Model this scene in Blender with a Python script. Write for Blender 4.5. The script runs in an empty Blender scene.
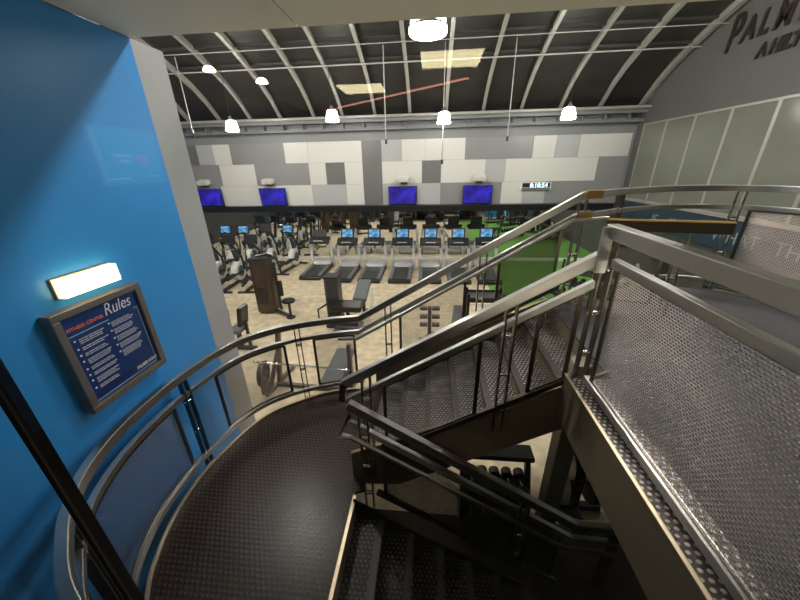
import bpy, bmesh, math, random
from mathutils import Vector, Matrix
random.seed(7)
C = bpy.context.scene.collection
H = 3.8                      # eye height over the gym floor
P = 2.33                     # upper platform floor
L = 1.02                     # curved landing floor
PI = math.pi

# ------------------------------------------------------------------ materials
MATS = {}
def mat(name, col, rough=.5, metal=0., spec=.5, emit=None, strength=0., noise=None, bump=None):
    m = bpy.data.materials.new(name); m.use_nodes = True
    nt = m.node_tree; b = nt.nodes['Principled BSDF']
    b.inputs['Base Color'].default_value = (*col, 1)
    b.inputs['Roughness'].default_value = rough
    b.inputs['Metallic'].default_value = metal
    b.inputs['Specular IOR Level'].default_value = spec
    if emit:
        b.inputs['Emission Color'].default_value = (*emit, 1)
        b.inputs['Emission Strength'].default_value = strength
    if noise:                       # (scale, amount): soft mottling of the base colour
        geo = nt.nodes.new('ShaderNodeNewGeometry')
        n = nt.nodes.new('ShaderNodeTexNoise'); n.inputs['Scale'].default_value = noise[0]; n.inputs['Detail'].default_value = 6
        r = nt.nodes.new('ShaderNodeMapRange')
        r.inputs[3].default_value = 1 - noise[1]; r.inputs[4].default_value = 1 + noise[1]
        r.inputs[1].default_value = .3; r.inputs[2].default_value = .7
        mx = nt.nodes.new('ShaderNodeMix'); mx.data_type = 'RGBA'; mx.blend_type = 'MULTIPLY'
        mx.inputs[0].default_value = 1; mx.inputs[6].default_value = (*col, 1)
        nt.links.new(geo.outputs['Position'], n.inputs['Vector']); nt.links.new(n.outputs['Fac'], r.inputs[0])
        nt.links.new(r.outputs[0], mx.inputs[7]); nt.links.new(mx.outputs[2], b.inputs['Base Color'])
    if bump:
        geo = nt.nodes.new('ShaderNodeNewGeometry')
        n = nt.nodes.new('ShaderNodeTexNoise'); n.inputs['Scale'].default_value = bump[0]; n.inputs['Detail'].default_value = 4
        bp = nt.nodes.new('ShaderNodeBump'); bp.inputs['Strength'].default_value = bump[1]; bp.inputs['Distance'].default_value = .01
        nt.links.new(geo.outputs['Position'], n.inputs['Vector']); nt.links.new(n.outputs['Fac'], bp.inputs['Height'])
        nt.links.new(bp.outputs[0], b.inputs['Normal'])
    MATS[name] = m
    return m

def math_node(nt, op, a, b=None):
    n = nt.nodes.new('ShaderNodeMath'); n.operation = op
    for i, v in enumerate((a, b)):
        if v is None: continue
        if isinstance(v, (int, float)): n.inputs[i].default_value = v
        else: nt.links.new(v, n.inputs[i])
    return n.outputs[0]

def cell_distance(nt, x, y, px, py, ra, rb):
    """normalised distance from the centres of a staggered lattice"""
    u = math_node(nt, 'DIVIDE', x, px); v = math_node(nt, 'DIVIDE', y, py)
    row = math_node(nt, 'FLOOR', v)
    off = math_node(nt, 'MULTIPLY', math_node(nt, 'MODULO', math_node(nt, 'ADD', row, 2000), 2), .5)
    fu = math_node(nt, 'SUBTRACT', math_node(nt, 'FRACT', math_node(nt, 'ADD', math_node(nt, 'ADD', u, off), 1000)), .5)
    fv = math_node(nt, 'SUBTRACT', math_node(nt, 'FRACT', math_node(nt, 'ADD', v, 1000)), .5)
    a = math_node(nt, 'POWER', math_node(nt, 'ABSOLUTE', math_node(nt, 'DIVIDE', fu, ra)), 2)
    b = math_node(nt, 'POWER', math_node(nt, 'ABSOLUTE', math_node(nt, 'DIVIDE', fv, rb)), 2)
    return math_node(nt, 'ADD', a, b)

def mat_perforated(name, col, px, py, ra, rb, rough=.32):
    m = mat(name, col, rough, 1.)
    nt = m.node_tree; b = nt.nodes['Principled BSDF']
    uv = nt.nodes.new('ShaderNodeUVMap'); uv.uv_map = 'UVMap'
    s = nt.nodes.new('ShaderNodeSeparateXYZ'); nt.links.new(uv.outputs[0], s.inputs[0])
    d = cell_distance(nt, s.outputs[0], s.outputs[1], px, py, ra, rb)
    alpha = math_node(nt, 'GREATER_THAN', d, 1.)
    nt.links.new(alpha, b.inputs['Alpha'])
    bp = nt.nodes.new('ShaderNodeBump'); bp.inputs['Strength'].default_value = .55; bp.inputs['Distance'].default_value = .006
    nt.links.new(math_node(nt, 'MINIMUM', d, 3.), bp.inputs['Height']); nt.links.new(bp.outputs[0], b.inputs['Normal'])
    return m

def mat_studs(name, col, pitch, rough, metal, stud_glint=.35, strength=.8):
    m = mat(name, col, rough, metal)
    nt = m.node_tree; b = nt.nodes['Principled BSDF']
    geo = nt.nodes.new('ShaderNodeNewGeometry')
    s = nt.nodes.new('ShaderNodeSeparateXYZ'); nt.links.new(geo.outputs['Position'], s.inputs[0])
    b.inputs['Specular IOR Level'].default_value = .35
    d = cell_distance(nt, s.outputs[0], s.outputs[1], pitch, pitch * .87, .36, .36)
    mr = nt.nodes.new('ShaderNodeMapRange'); mr.interpolation_type = 'SMOOTHSTEP'
    mr.inputs[1].default_value = .25; mr.inputs[2].default_value = 1.; mr.inputs[3].default_value = 1; mr.inputs[4].default_value = 0
    nt.links.new(d, mr.inputs[0])
    bp = nt.nodes.new('ShaderNodeBump'); bp.inputs['Strength'].default_value = strength; bp.inputs['Distance'].default_value = .004
    nt.links.new(mr.outputs[0], bp.inputs['Height']); nt.links.new(bp.outputs[0], b.inputs['Normal'])
    # stud tops coloured brighter, standing in for highlights from the lamps
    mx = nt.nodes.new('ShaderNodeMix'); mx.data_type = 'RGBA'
    mx.inputs[6].default_value = (*col, 1); mx.inputs[7].default_value = (*[min(1, c + stud_glint * .4) for c in col], 1)
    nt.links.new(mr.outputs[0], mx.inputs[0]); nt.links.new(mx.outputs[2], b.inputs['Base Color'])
    return m

def mat_glass(name, refl=1.0):
    m = bpy.data.materials.new(name); m.use_nodes = True; nt = m.node_tree
    nt.nodes.clear()
    out = nt.nodes.new('ShaderNodeOutputMaterial'); mx = nt.nodes.new('ShaderNodeMixShader')
    tr = nt.nodes.new('ShaderNodeBsdfTransparent'); gl = nt.nodes.new('ShaderNodeBsdfGlossy')
    tr.inputs[0].default_value = (.985, .99, .985, 1); gl.inputs['Roughness'].default_value = 0.
    lw = nt.nodes.new('ShaderNodeLayerWeight'); lw.inputs[0].default_value = .5
    sch = math_node(nt, 'ADD', math_node(nt, 'MULTIPLY', math_node(nt, 'POWER', lw.outputs['Facing'], 5.), .96), .04)
    nt.links.new(math_node(nt, 'MULTIPLY', sch, refl), mx.inputs[0])
    nt.links.new(tr.outputs[0], mx.inputs[1]); nt.links.new(gl.outputs[0], mx.inputs[2])
    nt.links.new(mx.outputs[0], out.inputs[0]); MATS[name] = m
    return m

mat('carpet', (.66, .56, .39), .95, noise=(5, .22), bump=(160, .3))
mat('turf', (.14, .34, .06), .9, noise=(60, .35), bump=(300, .5))
mat('steel', (.57, .56, .545), .32, 1.)
mat('steel_dark', (.16, .14, .12), .3, 1.)
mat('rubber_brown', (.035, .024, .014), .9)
mat('nosing_grey', (.07, .062, .058), .45, .4)
mat('bronze_dark', (.05, .035, .02), .4, .5)
mat('brass_warm_light', (.62, .40, .14), .32, 1.)  # brass of the lamp housing; on the rails it imitates warm light
mat('bronze_paint', (.19, .15, .095), .42, .25, noise=(3, .1))
mat('edge_trim', (.6, .5, .36), .35, .9)
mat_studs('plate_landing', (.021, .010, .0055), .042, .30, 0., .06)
mat_studs('plate_lower', (.010, .008, .007), .040, .30, .1, .3, .8)  # darker tread plate, shade of the lower flight put into its colour
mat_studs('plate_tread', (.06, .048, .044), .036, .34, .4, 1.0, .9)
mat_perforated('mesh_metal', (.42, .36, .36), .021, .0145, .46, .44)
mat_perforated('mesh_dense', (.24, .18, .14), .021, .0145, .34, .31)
mat_perforated('mesh_dark', (.07, .055, .045), .021, .0145, .34, .30)  # sheet coloured dark to stand in for shade at the lower railing
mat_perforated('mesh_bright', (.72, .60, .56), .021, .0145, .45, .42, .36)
mat('blue_paint', (.034, .29, .76), .38, noise=(1.5, .05))
mat('grey_paint', (.36, .37, .39), .5)
mat('column_paint', (.22, .19, .14), .6)
mat('dark_paint', (.045, .042, .04), .6)
mat('wall_grey', (.21, .22, .23), .5)
mat('soffit_paint', (.86, .80, .69), .75)
mat('roof_dark', (.020, .018, .017), .42, noise=(2.5, .35))
mat('rafter', (.42, .41, .38), .45, .4)
mat('beam_grey', (.15, .16, .17), .5)
mat('panel_white', (.62, .62, .60), .38)
mat('panel_light', (.42, .43, .44), .38)
mat('panel_mid', (.25, .25, .26), .38)
mat('panel_dark', (.145, .15, .15), .38)
mat('gable_grey', (.105, .103, .10), .6)
mat('mirror', (.86, .88, .86), .01, 1.)
mat('ledge_black', (.012, .012, .014), .3)
mat('white_gloss', (.78, .78, .76), .25)
mat('silver_plastic', (.52, .53, .54), .35, .3)
mat('black_plastic', (.014, .014, .015), .38)
mat('dark_plastic', (.045, .045, .05), .4)
mat('belt', (.025, .026, .028), .6)
mat('rubber_grey', (.13, .14, .15), .5)
mat('vinyl', (.016, .015, .015), .3)
mat('shroud', (.075, .05, .033), .22, .2)
mat('iron', (.05, .045, .045), .4, .6)
mat('plate_grey', (.16, .13, .13), .45, .3)
mat('chrome', (.8, .8, .8), .12, 1.)
mat('frosted_pane', (.175, .185, .155), .16, noise=(.7, .12))
mat('band_navy', (.02, .045, .075), .4)
mat('band_text', (.30, .36, .37), .5)
mat('sign_brown', (.016, .010, .008), .5)
mat('sign_navy', (.012, .035, .16), .3)
mat('sign_frame', (.20, .175, .16), .42, .5)
mat('sign_orange', (.80, .19, .10), .5)
mat('sign_white', (.8, .82, .85), .5)
mat('sign_pale', (.28, .45, .66), .5)
mat('lamp_glow', (.9, .85, .7), .4, emit=(1., .95, .86), strength=75)
mat('lamp_high', (.9, .85, .7), .4, emit=(1., .95, .86), strength=200)
mat('lamp_soft', (.9, .85, .7), .4, emit=(1., .95, .84), strength=16)
mat('added_uplight_glow', (.9, .85, .7), .4, emit=(1., .88, .66), strength=30)
mat('dome_glow', (.9, .85, .7), .4, emit=(1., .88, .62), strength=3.0)
mat('sign_glow', (.9, .8, .5), .4, emit=(1., .78, .36), strength=4)
mat('troffer_glow', (.9, .85, .6), .4, emit=(1., .86, .50), strength=9)
mat('strip_glow', (.9, .5, .4), .4, emit=(1., .42, .28), strength=5.5)
mat('poster_teal', (.1, .4, .5), .4, emit=(.10, .50, .60), strength=.9)
mat('poster_pale', (.6, .7, .75), .4, emit=(.65, .85, .95), strength=1.1)
mat('poster_pink', (.6, .2, .5), .4, emit=(.75, .25, .6), strength=1.1)
mat('clock_glow', (.4, .7, .9), .4, emit=(.55, .85, 1.), strength=1.6)
mat('mezz_carpet', (.035, .033, .03), .9, noise=(8, .2), bump=(150, .3))
mat('platform_floor', (.055, .057, .066), .7, noise=(60, .25))
mat('mullion_black', (.006, .0055, .005), .6, 0., .1)
mat('blue_accent', (.02, .28, .62), .5)
mat('red_plastic', (.5, .03, .02), .4)
mat('orange_paint', (.6, .2, .06), .5)

def mat_screen(name, base, spot, strength, scale):
    m = mat(name, (.01, .01, .02), .25); nt = m.node_tree; b = nt.nodes['Principled BSDF']
    tc = nt.nodes.new('ShaderNodeTexCoord'); n = nt.nodes.new('ShaderNodeTexNoise')
    n.inputs['Scale'].default_value = scale
    cr = nt.nodes.new('ShaderNodeValToRGB')
    cr.color_ramp.elements[0].position = .38; cr.color_ramp.elements[0].color = (*base, 1)
    cr.color_ramp.elements[1].position = .72; cr.color_ramp.elements[1].color = (*spot, 1)
    nt.links.new(tc.outputs['Object'], n.inputs['Vector']); nt.links.new(n.outputs['Fac'], cr.inputs[0])
    nt.links.new(cr.outputs[0], b.inputs['Emission Color']); b.inputs['Emission Strength'].default_value = strength
    return m
mat_screen('tv_screen', (.012, .005, .22), (.05, .03, .8), .62, 3.5)
mat_screen('tablet_screen', (.02, .19, .5), (.35, .65, .8), .75, 7)
mat_glass('clear_glass', 1.0)

# ------------------------------------------------------------------ mesh helper
class MB:
    def __init__(s): s.bm = bmesh.new(); s.uv = None
    def face(s, vs):
        try: return s.bm.faces.new(vs)
        except ValueError: return None
    def box(s, c, d, rot=None):
        M = Matrix.Translation(Vector(c))
        if rot is not None: M = M @ rot.to_4x4()
        vs = [s.bm.verts.new(M @ Vector((x * d[0] / 2, y * d[1] / 2, z * d[2] / 2))) for x in (-1, 1) for y in (-1, 1) for z in (-1, 1)]
        for f in ((0, 1, 3, 2), (4, 6, 7, 5), (0, 4, 5, 1), (2, 3, 7, 6), (0, 2, 6, 4), (1, 5, 7, 3)): s.face([vs[i] for i in f])
        return s
    def bounds(s, x0, x1, y0, y1, z0, z1):
        return s.box(((x0 + x1) / 2, (y0 + y1) / 2, (z0 + z1) / 2), (x1 - x0, y1 - y0, z1 - z0))
    def sweep(s, pts, prof, up=(0, 0, 1), closed=False):
        pts = [Vector(p) for p in pts]; rings = []; n = len(pts); up = Vector(up)
        for i, p in enumerate(pts):
            a = pts[i] - pts[i - 1] if i > 0 else pts[1] - pts[0]
            b = pts[i + 1] - pts[i] if i < n - 1 else a
            a = a.normalized(); b = b.normalized(); t = (a + b).normalized()
            k = 1 / max(.5, t.dot(b))
            side = t.cross(up)
            if side.length < 1e-4: side = t.cross(Vector((0, 1, 0)))
            side.normalize(); u2 = side.cross(t).normalized()
            vert = abs((b - a).z) > abs((b - a).xy.length)
            rings.append([s.bm.verts.new(p + side * (q[0] * (1 if vert else k)) + u2 * (q[1] * (k if vert else 1))) for q in prof])
        m = len(prof)
        for i in range(n - 1):
            for j in range(m): s.face([rings[i][j], rings[i][(j + 1) % m], rings[i + 1][(j + 1) % m], rings[i + 1][j]])
        s.face(rings[0][::-1]); s.face(rings[-1])
        return s
    def bar(s, pts, w, h, up=(0, 0, 1)):
        return s.sweep(pts, [(-w / 2, -h / 2), (w / 2, -h / 2), (w / 2, h / 2), (-w / 2, h / 2)], up)
    def tube(s, pts, r, seg=10):
        return s.sweep(pts, [(r * math.cos(2 * PI * i / seg), r * math.sin(2 * PI * i / seg)) for i in range(seg)])
    def cyl(s, p0, p1, r0, r1=None, seg=20):
        r1 = r0 if r1 is None else r1
        p0, p1 = Vector(p0), Vector(p1); t = (p1 - p0).normalized()
        a = t.orthogonal().normalized(); b = t.cross(a)
        R = [[s.bm.verts.new(p + (a * math.cos(2 * PI * i / seg) + b * math.sin(2 * PI * i / seg)) * r) for i in range(seg)] for p, r in ((p0, r0), (p1, r1))]
        for i in range(seg): s.face([R[0][i], R[0][(i + 1) % seg], R[1][(i + 1) % seg], R[1][i]])
        s.face(R[0][::-1]); s.face(R[1])
        return s
    def lathe(s, prof, c=(0, 0, 0), seg=24):
        c = Vector(c); R = [[s.bm.verts.new(c + Vector((r * math.cos(2 * PI * i / seg), r * math.sin(2 * PI * i / seg), z))) for i in range(seg)] for r, z in prof]
        for k in range(len(R) - 1):
            for i in range(seg): s.face([R[k][i], R[k][(i + 1) % seg], R[k + 1][(i + 1) % seg], R[k + 1][i]])
        s.face(R[0][::-1]); s.face(R[-1])
        return s
    def prism(s, poly, z0, z1):
        a = [s.bm.verts.new((x, y, z0)) for x, y in poly]; b = [s.bm.verts.new((x, y, z1)) for x, y in poly]
        n = len(poly)
        for i in range(n): s.face([a[i], a[(i + 1) % n], b[(i + 1) % n], b[i]])
        s.face(a[::-1]); s.face(b)
        return s
    def side_prism(s, poly, a0, a1, axis='y'):
        """polygon in the x-z (axis y) or y-z (axis x) plane, pushed along the axis"""
        f = (lambda p, a: (p[0], a, p[1])) if axis == 'y' else (lambda p, a: (a, p[0], p[1]))
        a = [s.bm.verts.new(f(p, a0)) for p in poly]; b = [s.bm.verts.new(f(p, a1)) for p in poly]; n = len(poly)
        for i in range(n): s.face([a[i], a[(i + 1) % n], b[(i + 1) % n], b[i]])
        s.face(a[::-1]); s.face(b)
        return s
    def strip(s, top, bot):
        """a sheet between two polylines with a metric UV map"""
        uvl = s.bm.loops.layers.uv.new('UVMap'); d = 0; prev = None
        for i in range(len(top) - 1):
            t0, t1, b0, b1 = Vector(top[i]), Vector(top[i + 1]), Vector(bot[i]), Vector(bot[i + 1])
            ln = (t1 - t0).xy.length
            vs = [s.bm.verts.new(v) for v in (b0, b1, t1, t0)]
            f = s.bm.faces.new(vs)
            for lp, (u, v) in zip(f.loops, ((d, b0.z), (d + ln, b1.z), (d + ln, t1.z), (d, t0.z))): lp[uvl].uv = (u, v)
            d += ln
        return s
    def build(s, name, m, parent=None, bevel=0, smooth=False, seg=2):
        bmesh.ops.recalc_face_normals(s.bm, faces=s.bm.faces[:])
        me = bpy.data.meshes.new(name); s.bm.to_mesh(me); s.bm.free()
        o = bpy.data.objects.new(name, me); C.objects.link(o)
        for mm in (m if isinstance(m, (list, tuple)) else [m]): me.materials.append(MATS[mm])
        if smooth:
            for p in me.polygons: p.use_smooth = True
            me.set_sharp_from_angle(angle=math.radians(40))
        if bevel:
            b = o.modifiers.new('bevel', 'BEVEL'); b.width = bevel; b.segments = seg; b.limit_method = 'ANGLE'; b.angle_limit = math.radians(35)
        if parent is not None:
            o.parent = parent
            if parent.get('world_built'): o.location = -parent.location
        return o

def tag(o, label=None, cat=None, group=None, kind=None):
    if label: o['label'] = label
    if cat: o['category'] = cat
    if group: o['group'] = group
    if kind: o['kind'] = kind
    return o
def thing(name, label, cat, loc=(0, 0, 0), rz=0, group=None, world=False):
    o = bpy.data.objects.new(name, None); C.objects.link(o); o.empty_display_size = .1
    o.location = loc; o.rotation_euler = (0, 0, rz)
    if world: o['world_built'] = 1
    return tag(o, label, cat, group)
def dup(root, loc, rz=0, label=None, group=None):
    def rec(o, par):
        c = o.copy(); C.objects.link(c)
        if par is not None: c.parent = par
        for ch in o.children: rec(ch, c)
        return c
    kids = list(root.children)
    r = root.copy(); C.objects.link(r); r.location = loc; r.rotation_euler = (0, 0, rz)
    for k in kids: rec(k, r)
    if label: r['label'] = label
    if group: r['group'] = group
    return r
def struct(name, mb, m, **k):
    return tag(mb.build(name, m, **k), kind='structure')
def rotm(ax, deg): return Matrix.Rotation(math.radians(deg), 3, ax)
def text_mesh(txt, size, m, parent, name, origin, xdir, ydir, depth=.004, shear=0, align='LEFT', bold=0, sx=1.0):
    cu = bpy.data.curves.new(name, 'FONT'); cu.body = txt; cu.size = size; cu.extrude = depth; cu.shear = shear; cu.align_x = align; cu.offset = bold
    tmp = bpy.data.objects.new('tmp', cu); C.objects.link(tmp)
    dg = bpy.context.evaluated_depsgraph_get(); me = bpy.data.meshes.new_from_object(tmp.evaluated_get(dg))
    bpy.data.objects.remove(tmp)
    x = Vector(xdir).normalized(); y = Vector(ydir).normalized(); z = x.cross(y)
    M = Matrix.Translation(Vector(origin)) @ Matrix((x * sx, y, z)).transposed().to_4x4()
    me.transform(M); me.materials.clear(); me.materials.append(MATS[m])
    me.name = name
    o = bpy.data.objects.new(name, me); C.objects.link(o)
    if parent is not None:
        o.parent = parent
        if parent.get('world_built'): o.location = -parent.location
    return o
def catmull(pts, n=8):
    pts = [Vector(p) for p in pts]; q = [2 * pts[0] - pts[1]] + pts + [2 * pts[-1] - pts[-2]]; out = []
    for i in range(1, len(q) - 2):
        for k in range(n):
            t = k / n; a, b, c, d = q[i - 1], q[i], q[i + 1], q[i + 2]
            out.append(.5 * ((2 * b) + (c - a) * t + (2 * a - 5 * b + 4 * c - d) * t * t + (3 * b - a - 3 * c + d) * t ** 3))
    out.append(pts[-1]); return out

# ------------------------------------------------------------------ setting
YB = 13.5; XR = 7.2; XL = -12.
struct('floor', MB().bounds(XL, XR, -6, YB, -.1, 0), 'carpet')
struct('floor_stair_zone', MB().bounds(-1.6, 3.6, -4, 2.5, 0, .006), 'rubber_brown')  # dark sheet standing in for the shade under stairs and platform
tag(MB().bounds(1.95, XR - .02, 2.9, YB - .12, .0, .012).build('turf_floor', 'turf'), kind='structure')

# back wall with its patchwork of acoustic panels (one surface pattern)
wb = MB().bounds(XL, XR + .3, YB, YB + .2, 0, 8)
def panel(x0, x1, r, mi, r2=None):
    zt = [H + .92, H + .165, H - .66, H - 1.47][r]; zb = [H + .92, H + .165, H - .66, H - 1.47][(r2 or r) + 1]
    n0 = len(wb.bm.faces); wb.bounds(x0 + .004, x1 - .004, YB - .02, YB, zb + .004, zt - .004)
    wb.bm.faces.ensure_lookup_table()
    for f in wb.bm.faces[n0:]: f.material_index = mi
W_, L_, M_, D_ = 1, 2, 3, 4
for args in [(-12, -10.15, 0, W_), (-10.15, -9.6, 0, D_), (-9.6, -8.9, 0, L_), (-8.9, -8.17, 0, W_), (-8.17, -5.9, 0, M_), (-5.9, -4.9, 0, W_), (-4.9, -2.76, 0, W_),
             (-2.76, -1.99, 0, D_, 2), (-1.99, -1.2, 0, L_), (-1.2, -.3, 0, W_), (-.3, 1.22, 0, W_), (1.22, 3.7, 0, M_), (3.7, 4.51, 0, W_), (4.51, 5.34, 0, L_), (5.34, 7.1, 0, W_),
             (-12, -10.2, 1, L_), (-10.2, -8.78, 1, M_), (-8.78, -7.26, 1, W_), (-7.26, -4.97, 1, M_), (-4.97, -4.27, 1, W_), (-4.27, -3.49, 1, D_), (-3.49, -2.76, 1, W_),
             (-1.99, -.41, 1, W_), (-.41, .33, 1, D_), (.33, 2.02, 1, W_), (2.02, 2.77, 1, L_), (2.77, 6.1, 1, W_), (6.1, 7.1, 1, M_),
             (-12, -8.9, 2, M_), (-8.9, -6.9, 2, W_), (-6.9, -4.93, 2, W_), (-4.93, -3.49, 2, L_), (-3.49, -2.76, 2, W_), (-1.99, -.6, 2, L_), (-.6, .33, 2, L_), (.33, 1.15, 2, M_), (1.15, 2.7, 2, M_),
             (2.7, 3.52, 2, W_), (3.52, 4.36, 2, L_), (4.36, 7.1, 2, M_)]: panel(*args)
tag(wb.build('wall_back', ['wall_grey', 'panel_white', 'panel_light', 'panel_mid', 'panel_dark']), kind='structure')
struct('wall_mirror', MB().bounds(XL, XR - .05, YB - .05, YB - .001, .13, 2.1), 'mirror')
struct('trim_1', MB().bounds(XL, XR - .02, YB - .22, YB - .021, 2.08, 2.32), 'ledge_black', bevel=.01)
struct('baseboard_back', MB().bounds(XL, XR - .02, YB - .10, YB - .001, 0, .13), 'white_gloss', bevel=.01)
# beam along the top of the back wall: two flanges and a slotted web
b = MB().bounds(XL, XR, YB - .42, YB - .1, H + 1.50, H + 1.62); b.bounds(XL, XR, YB - .3, YB - .02, H + 1.24, H + 1.32)
for i in range(25): b.bounds(XL + i * .78, XL + i * .78 + .06, YB - .25, YB - .05, H + 1.32, H + 1.5)
struct('trim_2', b, 'beam_grey')
struct('trim_3', MB().tube([(XL, YB - .5, H + 1.66), (XR, YB - .5, H + 1.66)], .05, 12), 'rafter')

# barrel roof
roof = [(13.62, 1.62), (13.3, 1.86), (12.7, 2.36), (12.1, 2.72), (11.4, 3.02), (10.5, 3.36), (9.5, 3.66), (8, 4.0), (6, 4.3), (4, 4.4), (2, 4.36), (0, 4.2), (-3, 3.7), (-6, 2.9)]
roof3 = [(y, z + H) for y, z in roof]
rb = MB(); top = [(y, z + .12) for y, z in roof3]
rb.side_prism(roof3 + top[::-1], XL, XR + .2, 'x')
struct('ceiling', rb, 'roof_dark')
nt_ = 4
for i, x in enumerate([-10.7, -9.45, -8.2, -6.95, -5.75, -4.45, -3.35, -2.13, -.85, .45, 1.75, 3.06, 4.38, 5.7, 7.02]):
    r = MB(); r.bar([(x, y, z - .09) for y, z in roof3], .035, .18); r.bar([(x, y, z - .18) for y, z in roof3], .11, .022)
    struct('trim_%d' % nt_, r, 'rafter'); nt_ += 1
def roof_z(y):
    for (y0, z0), (y1, z1) in zip(roof3, roof3[1:]):
        if y1 <= y <= y0: return z0 + (z1 - z0) * (y0 - y) / (y0 - y1)
for y, r_, dz in [(11.35, .016, .22), (10.6, .010, .24)]:
    struct('trim_%d' % nt_, MB().bar([(XL, y, roof_z(y) - dz), (XR, y, roof_z(y) - dz)], r_ * 2, r_ * 2), 'rafter'); nt_ += 1
    struct('trim_%d' % nt_, MB().bar([(XL, y + .14, roof_z(y) - .02), (XR, y + .14, roof_z(y) - .02)], .09, .16), 'roof_dark'); nt_ += 1

# right gable wall and its tall glazing
gy = [(y, z) for y, z in roof3 if y > -6.1]
struct('wall_right', MB().side_prism([(YB + .1, 0), (YB + .1, roof3[0][1])] + gy[1:] + [(-6, 0)], XR, XR + .2, 'x'), 'gable_grey')
struct('trim_%d' % nt_, MB().bar([(XR - .06, y, z - .05) for y, z in roof3], .1, .1), 'rafter'); nt_ += 1
my = [13.08, 11.9, 10.72, 9.55, 8.4, 7.25, 6.1, 4.95, 3.8, 2.65]
for i in range(len(my) - 1):
    y1, y0 = my[i], my[i + 1]
    f = MB()
    for ya, yb in ((y0 + .002, y0 + .04), (y1 - .04, y1 - .002)): f.bounds(XR - .03, XR - .002, ya, yb, H - 1.25, H + 1.11)
    for zz in (H - 1.27, H + 1.13): f.bounds(XR - .03, XR - .002, y0 + .002, y1 - .002, zz - .02, zz + .03)
    fr = struct('window_%d' % (i + 1), f, 'rafter')
    MB().bounds(XR - .012, XR - .002, y0 + .04, y1 - .04, H - 1.25, H + 1.11).build('window_pane', 'frosted_pane', fr)
struct('trim_%d' % nt_, MB().bounds(XR - .12, XR - .002, -2, 13.1, H - 1.33, H - 1.26), 'rafter'); nt_ += 1

# lettering on the gable, near the roof
sg = thing('wall_sign', 'large brown hotel lettering high on the grey gable wall', 'sign', (XR - .03, 9.4, H + 2.3), world=True)
def gable_text(t, name, y, z, size, shear, bold, sx):
    return text_mesh(t, size, 'sign_brown', sg, name, (XR - .026, y, H + z), (0, -1, 0), (0, 0, 1), .012, shear, 'LEFT', bold, sx)
gable_text('P', 'letter', 10.43, 2.42, 1.05, .12, .022, .62)
yy = 10.02
for ch, w in zip('ALMER', (.42, .36, .52, .4, .42)):
    gable_text(ch, 'letter', yy, 2.52, .66, .12, .020, .74); yy -= w
yy -= .25
for ch, w in zip('HOUSE', (.46, .46, .44, .4, .4)):
    gable_text(ch, 'letter', yy, 2.52, .66, .12, .020, .74); yy -= w
gable_text('A HILTON HOTEL', 'tagline', 9.42, 2.07, .36, .12, .018, .86)

# navy printed band under the windows
bd = thing('printed_band', 'dark navy printed band with pale outlined capitals below the tall windows', 'banner', (XR - .14, 8, H - 1.9), world=True)
MB().bounds(XR - .16, XR - .125, .5, 12.9, H - 2.05, H - 1.36).build('band', 'band_navy', bd)
for t, y in (('IE', 11.15), ('IPP', 10.35), ('WHAT', 8.75), ('THE', 7.15)):
    text_mesh(t, .42, 'band_text', bd, 'lettering', (XR - .162, y, H - 1.86), (0, -1, 0), (0, 0, 1), .004, 0, 'LEFT', -.004, 1.0)

# gym side walls out of the frame, wall under the mezzanine
struct('wall_left', MB().bounds(XL - .2, XL, -6, YB + .1, 0, 8.3), 'dark_paint')
struct('wall_front', MB().bounds(XL, XR, -6.2, -6, 0, 8), 'dark_paint')
struct('trim_%d' % nt_, MB().bounds(4.15, XR - .01, 1.0, 1.15, 0, 2.0), 'blue_accent'); nt_ += 1

# stair wall: blue up to the soffit edge, grey beyond
XW = -2.4
struct('wall_stair', MB().bounds(XW - .3, XW, -5.99, 2.90, 0, 4.77), 'blue_paint')
struct('wall_stair_end', MB().bounds(XW - .3, XW, 2.90, 3.24, 0, 4.77), 'grey_paint')
# soffit over the mezzanine, in two sheets with a joint between
struct('ceiling_soffit', MB().bounds(XW, -1.03, -5.99, 2.92, 4.775, 4.93), 'soffit_paint')
struct('ceiling_soffit_right', MB().bounds(-1.018, XR - .01, -5.99, 2.92, 4.775, 4.93), 'soffit_paint')
# mezzanine room floor and its end wall behind the camera
struct('floor_mezzanine', MB().bounds(XW, XR - .01, -5.99, .30, P - .3, P), 'mezz_carpet')
struct('floor_gallery_added', MB().bounds(XL, XW - .31, -5.99, 3.0, P - .33, P), 'gable_grey')  # unseen slab added so the mirror shows a darker underside
struct('wall_gallery', MB().bounds(XL, XW - .31, 2.8, 3.0, P, 8.2), 'grey_paint')
struct('wall_mezzanine', MB().bounds(XW, XR - .01, -5.99, -5.93, P, 4.77), 'gable_grey')

# ------------------------------------------------------------------ glazing in front of the camera room
gl = struct('window_10', MB().bounds(XW + .01, 7.1, .305, .317, P - .25, 4.77), 'clear_glass')
MB().bounds(-.604, -.590, .300, .322, P - .25, 4.77).build('window_joint', 'mullion_black', gl, bevel=.004)

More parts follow.
